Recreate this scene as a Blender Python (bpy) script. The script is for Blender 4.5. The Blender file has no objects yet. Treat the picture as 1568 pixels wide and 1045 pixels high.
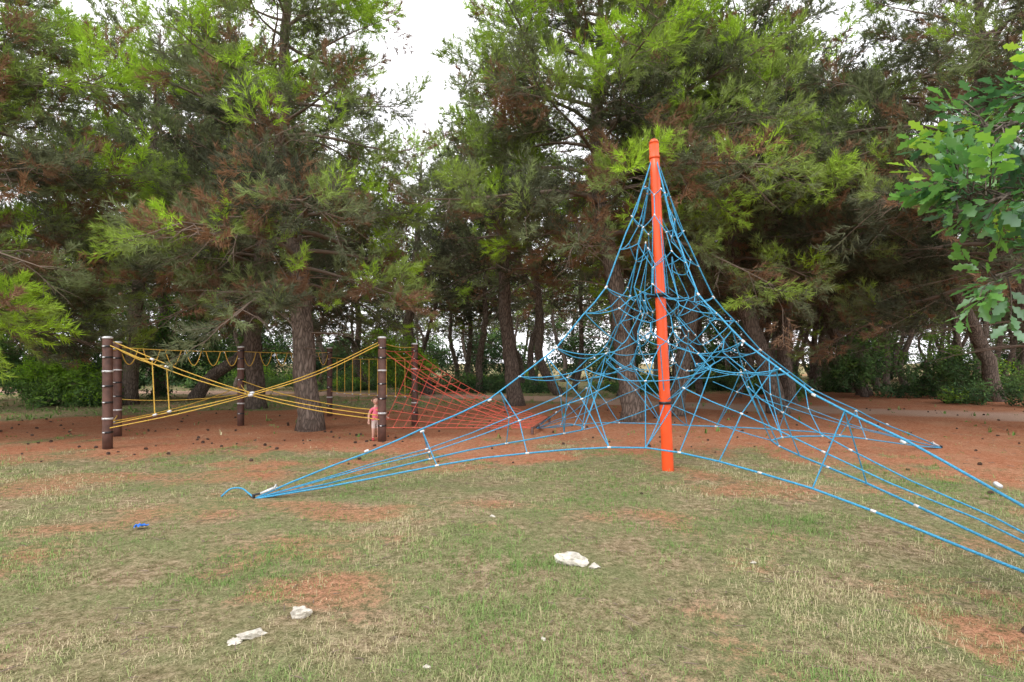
import bpy, math, random, bmesh, time
import numpy as np
from mathutils import Vector, Matrix, Euler
T0_=time.time()
R = math.radians
random.seed(7); rng = np.random.default_rng(7)
scene = bpy.context.scene
col = scene.collection

# ---------------------------------------------------------------- helpers
def link(o, parent=None):
    col.objects.link(o)
    if parent: o.parent = parent
    return o
def empty(name, loc=(0,0,0)):
    e = bpy.data.objects.new(name, None); e.empty_display_size = .2
    col.objects.link(e)
    return e
class MB:
    def __init__(s): s.v=[]; s.f=[]; s.m=[]
    def add(s, vs, fs, m=0):
        b=len(s.v); s.v.extend([tuple(x) for x in vs]); s.f.extend([tuple(i+b for i in f) for f in fs]); s.m.extend([m]*len(fs))
    def tube(s, pts, rad, n=8, m=0, cap=True):
        pts=[Vector(p) for p in pts]
        if not hasattr(rad,'__len__'): rad=[rad]*len(pts)
        t0=(pts[1]-pts[0]).normalized()
        ref=Vector((1,0,0)) if abs(t0.x)<.8 else Vector((0,1,0))
        vs=[]
        for i,p in enumerate(pts):
            a=pts[max(0,i-1)]; b=pts[min(len(pts)-1,i+1)]
            t=(b-a)
            t = t.normalized() if t.length>1e-9 else t0
            u=(ref-t*ref.dot(t)).normalized(); w=t.cross(u); ref=u
            for k in range(n):
                an=2*math.pi*k/n
                vs.append(p+(u*math.cos(an)+w*math.sin(an))*rad[i])
        fs=[]
        for i in range(len(pts)-1):
            for k in range(n):
                k2=(k+1)%n
                fs.append((i*n+k,i*n+k2,(i+1)*n+k2,(i+1)*n+k))
        if cap:
            fs.append(tuple(range(n-1,-1,-1))); L=(len(pts)-1)*n; fs.append(tuple(range(L,L+n)))
        s.add(vs,fs,m)
    def mesh(s,name,mats,smooth=True):
        me=bpy.data.meshes.new(name); me.from_pydata(s.v,[],s.f)
        for mt in mats: me.materials.append(mt)
        me.polygons.foreach_set('material_index',s.m)
        if smooth: me.polygons.foreach_set('use_smooth',[True]*len(s.f))
        me.update(); return me
    def obj(s,name,mats,parent=None,smooth=True):
        return link(bpy.data.objects.new(name,s.mesh(name,mats,smooth)),parent)

_lat = np.random.default_rng(3).random((256,256))
def vnoise(x,y):
    x=np.asarray(x,float); y=np.asarray(y,float)
    xi=np.floor(x).astype(int); yi=np.floor(y).astype(int)
    fx=x-xi; fy=y-yi; fx=fx*fx*(3-2*fx); fy=fy*fy*(3-2*fy)
    a=_lat[xi%256,yi%256]; b=_lat[(xi+1)%256,yi%256]; c=_lat[xi%256,(yi+1)%256]; d=_lat[(xi+1)%256,(yi+1)%256]
    return (a*(1-fx)+b*fx)*(1-fy)+(c*(1-fx)+d*fx)*fy
def fbm(x,y,o=4):
    s=0;a=.5;t=0
    for i in range(o):
        s=s+a*vnoise(np.asarray(x)*2**i+17.3*i,np.asarray(y)*2**i+5.1*i); t+=a; a*=.5
    return s/t
def sstep(a,b,x):
    t=np.clip((x-a)/(b-a),0,1); return t*t*(3-2*t)

# ---------------------------------------------------------------- materials
def nmat(name):
    m=bpy.data.materials.new(name); m.use_nodes=True
    nt=m.node_tree; nt.nodes.clear()
    out=nt.nodes.new('ShaderNodeOutputMaterial')
    return m,nt,out
def N(nt,t,**k):
    n=nt.nodes.new(t)
    for a,b in k.items(): setattr(n,a,b)
    return n
def ramp(nt,fac,stops):
    r=N(nt,'ShaderNodeValToRGB')
    e=r.color_ramp.elements
    while len(e)<len(stops): e.new(.5)
    for i,(p,c) in enumerate(stops):
        e[i].position=p; e[i].color=(*c,1)
    nt.links.new(fac,r.inputs[0]); return r.outputs[0]
def noise(nt,scale,detail=3,vec=None,rough=.5):
    n=N(nt,'ShaderNodeTexNoise'); n.inputs['Scale'].default_value=scale; n.inputs['Detail'].default_value=detail
    n.inputs['Roughness'].default_value=rough
    if vec is not None: nt.links.new(vec,n.inputs['Vector'])
    return n.outputs['Fac']
def mix(nt,f,a,b,bt='MIX'):
    m=N(nt,'ShaderNodeMix',data_type='RGBA',blend_type=bt)
    for s,v in ((m.inputs[0],f),(m.inputs[6],a),(m.inputs[7],b)):
        if isinstance(v,(int,float)): s.default_value=v
        elif isinstance(v,tuple): s.default_value=(*v,1)
        else: nt.links.new(v,s)
    return m.outputs[2]
def math_(nt,op,a,b=None,clamp=False):
    m=N(nt,'ShaderNodeMath',operation=op); m.use_clamp=clamp
    for s,v in ((m.inputs[0],a),(m.inputs[1],b)):
        if v is None: continue
        if isinstance(v,(int,float)): s.default_value=v
        else: nt.links.new(v,s)
    return m.outputs[0]
def simple(name,c,rough=.5,metal=0,var=.25,nscale=20,bump=0.0):
    m,nt,out=nmat(name)
    p=N(nt,'ShaderNodeBsdfPrincipled'); p.inputs['Roughness'].default_value=rough; p.inputs['Metallic'].default_value=metal
    tc=N(nt,'ShaderNodeTexCoord').outputs['Object']
    f=noise(nt,nscale,4,tc)
    c2=ramp(nt,f,[(.3,tuple(x*(1-var) for x in c)),(.7,tuple(min(1,x*(1+var)) for x in c))])
    nt.links.new(c2,p.inputs['Base Color'])
    if bump:
        b=N(nt,'ShaderNodeBump'); b.inputs['Strength'].default_value=bump; b.inputs['Distance'].default_value=.01
        nt.links.new(f,b.inputs['Height']); nt.links.new(b.outputs[0],p.inputs['Normal'])
    nt.links.new(p.outputs[0],out.inputs[0]); return m

def foliage_mat(name,stops,transl=.35,inst=True,gloss=0):
    m,nt,out=nmat(name)
    at=N(nt,'ShaderNodeAttribute',attribute_type='INSTANCER' if inst else 'GEOMETRY',attribute_name='tint').outputs['Fac']
    c=ramp(nt,at,stops)
    d=N(nt,'ShaderNodeBsdfDiffuse'); nt.links.new(c,d.inputs[0]); res=d.outputs[0]
    if transl>0:
        t=N(nt,'ShaderNodeBsdfTranslucent'); ms=N(nt,'ShaderNodeMixShader'); ms.inputs[0].default_value=transl
        nt.links.new(c,t.inputs[0]); nt.links.new(res,ms.inputs[1]); nt.links.new(t.outputs[0],ms.inputs[2]); res=ms.outputs[0]
    if gloss>0:
        g=N(nt,'ShaderNodeBsdfGlossy'); g.inputs['Roughness'].default_value=.35; g.inputs['Color'].default_value=(.9,.95,1,1)
        ms=N(nt,'ShaderNodeMixShader'); ms.inputs[0].default_value=gloss
        nt.links.new(res,ms.inputs[1]); nt.links.new(g.outputs[0],ms.inputs[2]); res=ms.outputs[0]
    nt.links.new(res,out.inputs[0])
    return m

def bark_mat(name,a,b,c):
    m,nt,out=nmat(name)
    pos=N(nt,'ShaderNodeNewGeometry').outputs['Position']
    mp=N(nt,'ShaderNodeMapping'); mp.inputs['Scale'].default_value=(1,1,.28); nt.links.new(pos,mp.inputs[0])
    v=N(nt,'ShaderNodeTexVoronoi',feature='DISTANCE_TO_EDGE'); v.inputs['Scale'].default_value=14
    nz=noise(nt,9,2,mp.outputs[0])
    ad=N(nt,'ShaderNodeVectorMath',operation='ADD')
    cmb=N(nt,'ShaderNodeCombineXYZ'); 
    for i in range(3): nt.links.new(math_(nt,'MULTIPLY',nz,.15),cmb.inputs[i])
    nt.links.new(mp.outputs[0],ad.inputs[0]); nt.links.new(cmb.outputs[0],ad.inputs[1]); nt.links.new(ad.outputs[0],v.inputs['Vector'])
    cr=ramp(nt,v.outputs['Distance'],[(0,a),(.12,b),(.45,c)])
    cc=mix(nt,noise(nt,2.2,2,pos),cr,mix(nt,.5,cr,(.22,.19,.16)))
    p=N(nt,'ShaderNodeBsdfDiffuse')
    nt.links.new(cc,p.inputs['Color'])
    bp=N(nt,'ShaderNodeBump'); bp.inputs['Strength'].default_value=1; bp.inputs['Distance'].default_value=.05
    nt.links.new(math_(nt,'MINIMUM',v.outputs['Distance'],.3),bp.inputs['Height']); nt.links.new(bp.outputs[0],p.inputs['Normal'])
    nt.links.new(p.outputs[0],out.inputs[0]); return m

M_bark=bark_mat('pine_bark',(.035,.025,.02),(.15,.11,.09),(.27,.21,.175))
M_twig,nt,out=nmat('twig_bark'); d=N(nt,'ShaderNodeBsdfDiffuse'); d.inputs[0].default_value=(.19,.145,.115,1); nt.links.new(d.outputs[0],out.inputs[0])
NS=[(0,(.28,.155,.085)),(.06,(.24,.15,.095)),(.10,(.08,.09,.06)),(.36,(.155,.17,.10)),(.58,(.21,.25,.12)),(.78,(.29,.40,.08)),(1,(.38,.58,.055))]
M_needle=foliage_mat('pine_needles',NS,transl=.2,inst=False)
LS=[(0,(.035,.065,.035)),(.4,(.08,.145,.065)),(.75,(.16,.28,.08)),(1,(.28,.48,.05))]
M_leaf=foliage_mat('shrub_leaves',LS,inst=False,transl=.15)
M_rope_b=simple('blue_rope',(.04,.27,.46),.7,var=.35,nscale=60)
M_rope_y=simple('yellow_rope',(.60,.38,.06),.7,var=.3,nscale=60)
M_rope_r=simple('red_rope',(.64,.11,.07),.7,var=.3,nscale=60)
M_orange=simple('orange_red_paint',(.80,.085,.014),.35,var=.14,nscale=4)
M_ferr=simple('pale_aluminium',(.6,.6,.6),.4,metal=.3,var=.15)
M_dark=simple('dark_steel',(.03,.03,.032),.4,metal=.5)
M_post=simple('brown_wood_post',(.10,.045,.032),.6,var=.35,nscale=8,bump=.2)

# ---------------------------------------------------------------- camera
cam=bpy.data.cameras.new('camera'); co=link(bpy.data.objects.new('camera',cam))
co.location=(0,0,1.6); co.rotation_euler=(R(90),0,0)
cam.lens=20; cam.sensor_width=36; cam.shift_y=.021; cam.clip_end=2000
scene.camera=co

# ---------------------------------------------------------------- light
w=bpy.data.worlds.new('World'); scene.world=w; w.use_nodes=True
nt=w.node_tree; nt.nodes.clear()
sky=N(nt,'ShaderNodeTexSky',sky_type='NISHITA'); sky.sun_disc=False
sky.sun_elevation=R(52); sky.sun_rotation=R(215); sky.dust_density=4; sky.ozone_density=1; sky.air_density=1
hs=N(nt,'ShaderNodeHueSaturation'); hs.inputs['Saturation'].default_value=.12; nt.links.new(sky.outputs[0],hs.inputs['Color'])
cloud=noise(nt,2.5,3,N(nt,'ShaderNodeTexCoord').outputs['Generated'])
cl=ramp(nt,cloud,[(.3,(.82,.82,.84)),(.7,(1,1,1))])
skyc=mix(nt,.8,hs.outputs[0],mix(nt,1,cl,(18.5,18.5,19),'MULTIPLY'))
bg=N(nt,'ShaderNodeBackground'); bg.inputs[1].default_value=.15
nt.links.new(skyc,bg.inputs[0]); wo=N(nt,'ShaderNodeOutputWorld'); nt.links.new(bg.outputs[0],wo.inputs[0])
try: w.cycles.sampling_method='NONE'
except Exception as ex: print(ex)
sl=bpy.data.lights.new('sun','SUN'); sl.energy=1.4; sl.angle=R(14); sl.color=(1,.97,.92)
so=link(bpy.data.objects.new('sun',sl)); 
az=R(215)  # clockwise from +Y
dirs=Vector((math.sin(az)*math.cos(R(52)),math.cos(az)*math.cos(R(52)),math.sin(R(52))))
so.rotation_euler=(dirs).to_track_quat('Z','Y').to_euler()
scene.view_settings.view_transform='Standard'; scene.view_settings.look='None'; scene.view_settings.exposure=0

# ---------------------------------------------------------------- ground
def path_y(x):   # centre line of the dirt track
    xs=[-60,-20,-9,0,5,9,13.5,20,60]; ys=[34,31,29,26,22.8,20,17.6,15,6]
    return np.interp(x,xs,ys)
def gz(x,y):
    return (fbm(np.asarray(x)*.45,np.asarray(y)*.45,3)-.5)*.10+ (fbm(np.asarray(x)*4,np.asarray(y)*4,2)-.5)*.018
def red_mask(x,y):
    x=np.asarray(x,float); y=np.asarray(y,float)
    n=fbm(x*.5+3,y*.5,4)-.5; n2=fbm(x*2.2,y*2.2+9,3)-.5
    edge=9.5+ .05*np.abs(np.clip(x,-20,0)+3)+.5*np.exp(-((x-.5)/2)**2)
    yy=y+n*6+n2*2.5
    a=sstep(edge-1.6,edge+1.2,yy)
    far=np.interp(x,[-30,-14,-9,-2,3,8,14,30],[14.5,15.5,18.5,20,22,30,30,30])
    a*=1-sstep(far-1,far+1.5,y+n*5)
    b=sstep(.54,.78,fbm(x*.7+40,y*1.0+11,5)+.06*sstep(4,9,y))*.55
    for bx,by,br,st in ((-2.0,5.0,.8,.5),(3.4,3.3,.9,.62),(-.9,8.7,.7,.5),(4.4,5.0,.7,.4),(2.9,4.2,.5,.3),(-6.2,7.4,1.0,.5)):
        b=np.maximum(b,st*(1-sstep(br*.2,br*1.3,np.hypot(x-bx,(y-by)*1.4)+n2*1.6+n*1.2)))
    return np.clip(np.maximum(a,b),0,1)
def path_mask(x,y):
    n=fbm(np.asarray(x)*.8,np.asarray(y)*.8,3)-.5
    return 1-sstep(1.1,1.9,np.abs(y-path_y(x))*.85+n*1.2)
xs=np.concatenate([-np.geomspace(11,700,36)[::-1],np.arange(-10.9,10.95,.1),np.geomspace(11,700,36)])
ys=np.concatenate([-np.geomspace(1,400,14)[::-1],np.arange(0,17,.1),np.arange(17,34,.4),np.geomspace(34,900,30)])
X,Y=np.meshgrid(xs,ys); nx,ny=len(xs),len(ys)
Z=gz(X,Y)*(1-sstep(40,80,np.hypot(X,Y)))
V=np.stack([X,Y,Z],-1).reshape(-1,3)
ii=(np.arange(ny-1)[:,None]*nx+np.arange(nx-1)[None]).ravel()
F=np.stack([ii,ii+1,ii+nx+1,ii+nx],-1)
me=bpy.data.meshes.new('ground'); me.from_pydata(V.tolist(),[],F.tolist())
me.polygons.foreach_set('use_smooth',[True]*len(F))
for nm,fn in (('red',red_mask),('path',path_mask)):
    a=me.attributes.new(nm,'FLOAT','POINT'); a.data.foreach_set('value',fn(V[:,0],V[:,1]).astype(np.float32))
ground=link(bpy.data.objects.new('ground',me))
m,nt,out=nmat('ground_soil_and_turf'); me.materials.append(m)
pos=N(nt,'ShaderNodeNewGeometry').outputs['Position']
red=N(nt,'ShaderNodeAttribute',attribute_name='red').outputs['Fac']; pth=N(nt,'ShaderNodeAttribute',attribute_name='path').outputs['Fac']
n1=noise(nt,1.3,5,pos,.6); n2=noise(nt,14,5,pos,.75); n3=noise(nt,60,4,pos,.75)
turf=ramp(nt,n2,[(.32,(.11,.09,.045)),(.46,(.26,.20,.115)),(.58,(.41,.315,.20)),(.75,(.58,.47,.33))])
turf=mix(nt,ramp(nt,n1,[(.38,(0,0,0)),(.60,(.7,.7,.7))]),turf,mix(nt,n2,(.10,.14,.05),(.28,.31,.14)))
redc=ramp(nt,n2,[(.25,(.25,.085,.045)),(.5,(.45,.185,.10)),(.72,(.60,.32,.20))])
redc=mix(nt,ramp(nt,n1,[(.45,(0,0,0)),(.7,(.6,.6,.6))]),redc,(.48,.28,.17))
rf=math_(nt,'ADD',red,math_(nt,'MULTIPLY',math_(nt,'SUBTRACT',n2,.5),1.7),True)
rf=math_(nt,'ADD',rf,math_(nt,'MULTIPLY',math_(nt,'SUBTRACT',n3,.5),.7),True)
rf=ramp(nt,rf,[(.2,(0,0,0)),(.8,(1,1,1))])
c=mix(nt,rf,turf,redc)
pc=mix(nt,n2,(.44,.26,.18),(.60,.43,.33))
c=mix(nt,pth,c,pc)
c=mix(nt,ramp(nt,n3,[(.34,(.9,.9,.9)),(.52,(0,0,0))]),c,mix(nt,.7,c,(.03,.02,.012)))
c=mix(nt,ramp(nt,n3,[(.60,(0,0,0)),(.70,(.6,.6,.6))]),c,(.66,.55,.40))
p=N(nt,'ShaderNodeBsdfDiffuse')
nt.links.new(c,p.inputs['Color'])
bp=N(nt,'ShaderNodeBump'); bp.inputs['Strength'].default_value=1; bp.inputs['Distance'].default_value=.04
nt.links.new(math_(nt,'ADD',n2,math_(nt,'MULTIPLY',n3,.5)),bp.inputs['Height']); nt.links.new(bp.outputs[0],p.inputs['Normal'])
nt.links.new(p.outputs[0],out.inputs[0])

# ---------------------------------------------------------------- grass blades (one mesh)
def grass(name,ntuft,ymin,ymax,power,blades,hmin,hmax,wid,spread=.03,bias=0.0):
    u=rng.random(ntuft)
    y=ymin+(ymax-ymin)*u**power
    x=(rng.random(ntuft)*2-1)*(y*1.0+1.3)
    rm=np.maximum(red_mask(x,y),path_mask(x,y))
    dens=fbm(x*1.1+7,y*1.1+2,4); fine=fbm(x*5,y*5,2)
    pr=(1-.97*sstep(.15,.85,rm))*(.25+1.0*sstep(.32,.58,dens))*(.2+1.15*sstep(.3,.7,fine))
    k=rng.random(ntuft)<pr
    x=x[k];y=y[k];dens=dens[k]; n=len(x)
    tsz=(.45+1.2*rng.random(n)**3)*(.55+dens)
    ttint=np.clip(.40+bias+1.7*(fbm(x*.9+31,y*.9+3,3)-.36)+.8*(rng.random(n)-.5),0,1)
    x=np.repeat(x,blades);y=np.repeat(y,blades);tsz=np.repeat(tsz,blades);tt=np.repeat(ttint,blades)
    n=len(x); 
    x=x+rng.normal(0,spread,n);y=y+rng.normal(0,spread,n); z=gz(x,y)-.004
    h=(hmin+(hmax-hmin)*rng.random(n)**1.5)*tsz
    a=rng.random(n)*2*np.pi; lean=rng.random(n)**.6*1.2
    wv=wid*(.7+.6*rng.random(n))*(1+.12*np.clip(y-3,0,12))
    dx=np.cos(a);dy=np.sin(a)
    b1=np.stack([x-dy*wv,y+dx*wv,z],-1); b2=np.stack([x+dy*wv,y-dx*wv,z],-1)
    mx=x+dx*h*lean*.35; my=y+dy*h*lean*.35; mz=z+h*.6
    m1=np.stack([mx-dy*wv*.7,my+dx*wv*.7,mz],-1); m2=np.stack([mx+dy*wv*.7,my-dx*wv*.7,mz],-1)
    tp=np.stack([x+dx*h*lean,y+dy*h*lean,z+h*(1-.5*lean)],-1)
    V=np.stack([b1,b2,m2,m1,tp],1).reshape(-1,3)
    i=np.arange(n)*5
    me=bpy.data.meshes.new(name)
    me.vertices.add(len(V)); me.vertices.foreach_set('co',V.ravel())
    loops=np.stack([i,i+1,i+2,i+3,i+3,i+2,i+4],1).ravel()
    me.loops.add(len(loops)); me.loops.foreach_set('vertex_index',loops)
    me.polygons.add(2*n)
    st=np.stack([np.arange(n)*7,np.arange(n)*7+4],1).ravel()
    me.polygons.foreach_set('loop_start',st); me.update(calc_edges=True)
    t=np.clip(tt+.4*(rng.random(n)-.5),0,1)
    g=np.array([[.54,.45,.29],[.38,.355,.18],[.22,.31,.10],[.13,.24,.06]])
    pcs=np.stack([np.interp(t,[0,.3,.65,1],g[:,j]) for j in range(3)]+[np.ones(n)],-1)
    ca=me.color_attributes.new('col','FLOAT_COLOR','POINT'); ca.data.foreach_set('color',np.repeat(pcs,5,0).astype(np.float32).ravel())
    me.materials.append(M_grass); return link(bpy.data.objects.new(name,me))
M_grass,nt,out=nmat('grass_blades')
ca=N(nt,'ShaderNodeAttribute',attribute_name='col').outputs['Color']
d=N(nt,'ShaderNodeBsdfDiffuse'); nt.links.new(ca,d.inputs[0]); nt.links.new(d.outputs[0],out.inputs[0])
grass('grass',70000,1.6,13,1.55,9,.012,.06,.0014)
grass('grass',20000,12,45,1.1,4,.05,.14,.006,bias=.3)

# ---------------------------------------------------------------- prototypes
def proto_coll(name,meshes):
    c=bpy.data.collections.new(name)
    for i,me in enumerate(meshes):
        o=bpy.data.objects.new('%s_%d'%(name,i),me); c.objects.link(o)
    return c
def pine_spray(seed,L=.5,sub=9,needles=34,nl=.095,nw=.013):
    r=random.Random(seed); mb=MB()
    def curve(o,d,l,up):
        return [o+d*(l*s)+Vector((0,0,up*l*s*s)) for s in (0,.35,.7,1)]
    main=curve(Vector((0,0,0)),Vector((0,1,0)),L,.25)
    tw=[main]
    for i in range(sub):
        s=.12+.8*i/sub; o=main[0].lerp(main[-1],s)
        a=(1 if i%2 else -1)*R(r.uniform(25,65))
        d=Vector((math.sin(a),math.cos(a),r.uniform(-.35,.45))).normalized()
        tw.append(curve(o,d,L*r.uniform(.3,.55)*(1.1-.5*s),r.uniform(.1,.5)))
    for q_,t in enumerate(tw):
        if q_==0: mb.tube([t[0],t[-1]],[.006,.003],3,1,False)
        for k in range(needles):
            s=(.25+.75*r.random()**.8); j=min(2,int(s*3)); f=s*3-j
            o=t[j].lerp(t[j+1],f); d=(t[j+1]-t[j]).normalized()
            q=Vector((r.gauss(0,1),r.gauss(0,1),r.gauss(0,1)+.3)); q=(q-d*q.dot(d)).normalized()
            n=(d*r.uniform(.5,1.2)+q*.65).normalized(); l=nl*r.uniform(.7,1.15)
            w_=n.cross(Vector((r.gauss(0,1),r.gauss(0,1),r.gauss(0,1)))).normalized()*nw*.5
            mb.add([o-w_,o+w_,o+n*l],[(0,1,2)],0)
    return mb.mesh('pine_spray',[M_needle,M_twig],False)
def tri_arrays(me):
    me.calc_loop_triangles()
    v=np.empty(len(me.vertices)*3,np.float32); me.vertices.foreach_get('co',v)
    t=np.empty(len(me.loop_triangles)*3,np.int32); me.loop_triangles.foreach_get('vertices',t)
    mi=np.empty(len(me.loop_triangles),np.int32); me.loop_triangles.foreach_get('material_index',mi)
    return v.reshape(-1,3),t.reshape(-1,3),mi
A_near=[tri_arrays(pine_spray(i,L=.60,sub=9,needles=23,nl=.13,nw=.0115)) for i in range(5)]
A_mid=[tri_arrays(pine_spray(10+i,L=.64,sub=8,needles=14,nl=.145,nw=.020)) for i in range(4)]
A_far=[tri_arrays(pine_spray(20+i,L=.75,sub=6,needles=8,nl=.20,nw=.045)) for i in range(4)]
def leaf_cluster(seed,n=45,size=.07,rad=.3):
    r=random.Random(seed); mb=MB()
    for k in range(4):
        d=Vector((r.gauss(0,1),r.gauss(0,1),abs(r.gauss(0,1)))).normalized()*rad
        mb.tube([(0,0,-.1),d],[.006,.002],3,1,False)
    for k in range(n):
        o=Vector((r.gauss(0,1),r.gauss(0,1),r.gauss(0,.8))).normalized()*rad*r.random()**.5
        n_=(Vector((r.gauss(0,1),r.gauss(0,1),r.gauss(0,1)+.7))+o*3).normalized()
        u=n_.cross(Vector((r.gauss(0,1),r.gauss(0,1),r.gauss(0,1)))).normalized(); v=n_.cross(u)
        s=size*r.uniform(.6,1.2)
        mb.add([o-u*s,o+v*s*.42+n_*s*.1,o+u*s,o-v*s*.42+n_*s*.1],[(0,1,2),(0,2,3)],0)
    return mb.mesh('leaf_cluster',[M_leaf,M_twig],False)
A_leaf=[tri_arrays(leaf_cluster(i)) for i in range(4)]
TR=[0]
def realize(name,P,protos,mats):
    """one real mesh made of copies of small leaf/needle clusters"""
    Vs=[];Ts=[];Ms=[];Tn=[];off=0
    idx=np.array([p[4]%len(protos) for p in P])
    for k,(v,t,mi) in enumerate(protos):
        sel=[P[i] for i in np.nonzero(idx==k)[0]]
        if not sel: continue
        Rm=np.array([np.array(Euler(p[1]).to_matrix()) for p in sel]); s=np.array([p[2] for p in sel]); c=np.array([p[0] for p in sel])
        W=np.einsum('nij,vj->nvi',Rm,v)*s[:,None,None]+c[:,None,:]
        n=len(sel); Vs.append(W.reshape(-1,3)); Ts.append((t[None]+ (np.arange(n)*len(v))[:,None,None]+off).reshape(-1,3))
        Ms.append(np.tile(mi,n)); Tn.append(np.repeat(np.array([p[3] for p in sel]),len(v))); off+=n*len(v)
    V=np.concatenate(Vs).astype(np.float32);T=np.concatenate(Ts).astype(np.int32)
    me=bpy.data.meshes.new(name); me.vertices.add(len(V)); me.vertices.foreach_set('co',V.ravel())
    me.loops.add(T.size); me.loops.foreach_set('vertex_index',T.ravel()); me.polygons.add(len(T))
    me.polygons.foreach_set('loop_start',np.arange(len(T),dtype=np.int32)*3)
    for m_ in mats: me.materials.append(m_)
    me.polygons.foreach_set('material_index',np.concatenate(Ms)); me.update(calc_edges=False)
    a=me.attributes.new('tint','FLOAT','POINT'); a.data.foreach_set('value',np.concatenate(Tn).astype(np.float32))
    TR[0]+=len(T)
    return me
_groups={}
def inst_group(coll):
    if coll.name in _groups: return _groups[coll.name]
    ng=bpy.data.node_groups.new('instances_'+coll.name,'GeometryNodeTree')
    ng.interface.new_socket('Geometry',in_out='INPUT',socket_type='NodeSocketGeometry')
    ng.interface.new_socket('Geometry',in_out='OUTPUT',socket_type='NodeSocketGeometry')
    gi=ng.nodes.new('NodeGroupInput'); go=ng.nodes.new('NodeGroupOutput'); ip=ng.nodes.new('GeometryNodeInstanceOnPoints')
    ci=ng.nodes.new('GeometryNodeCollectionInfo'); ci.inputs['Collection'].default_value=coll
    ci.inputs['Separate Children'].default_value=True; ci.inputs['Reset Children'].default_value=True
    def na(n,t):
        a=ng.nodes.new('GeometryNodeInputNamedAttribute'); a.data_type=t; a.inputs['Name'].default_value=n
        return [o for o in a.outputs if o.enabled and o.name=='Attribute'][0]
    e=ng.nodes.new('FunctionNodeEulerToRotation')
    L=ng.links.new
    L(gi.outputs[0],ip.inputs['Points']); L(ci.outputs[0],ip.inputs['Instance']); ip.inputs['Pick Instance'].default_value=True
    L(na('idx','INT'),ip.inputs['Instance Index']); L(na('rot','FLOAT_VECTOR'),e.inputs[0]); L(e.outputs[0],ip.inputs['Rotation'])
    L(na('scl','FLOAT'),ip.inputs['Scale']); L(ip.outputs[0],go.inputs[0])
    _groups[coll.name]=ng; return ng
def inst_mesh(name,P):
    me=bpy.data.meshes.new(name); me.from_pydata([p[0] for p in P],[],[])
    for nm,ty,key,arr in (('rot','FLOAT_VECTOR','vector',[c for p in P for c in p[1]]),('scl','FLOAT','value',[p[2] for p in P]),
                      ('tint','FLOAT','value',[p[3] for p in P]),('idx','INT','value',[p[4] for p in P])):
        a=me.attributes.new(nm,ty,'POINT'); a.data.foreach_set(key,arr)
    return me
def inst_obj(name,me,coll,parent=None):
    o=link(bpy.data.objects.new(name,me),parent)
    md=o.modifiers.new('instances','NODES'); md.node_group=inst_group(coll); return o

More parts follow.
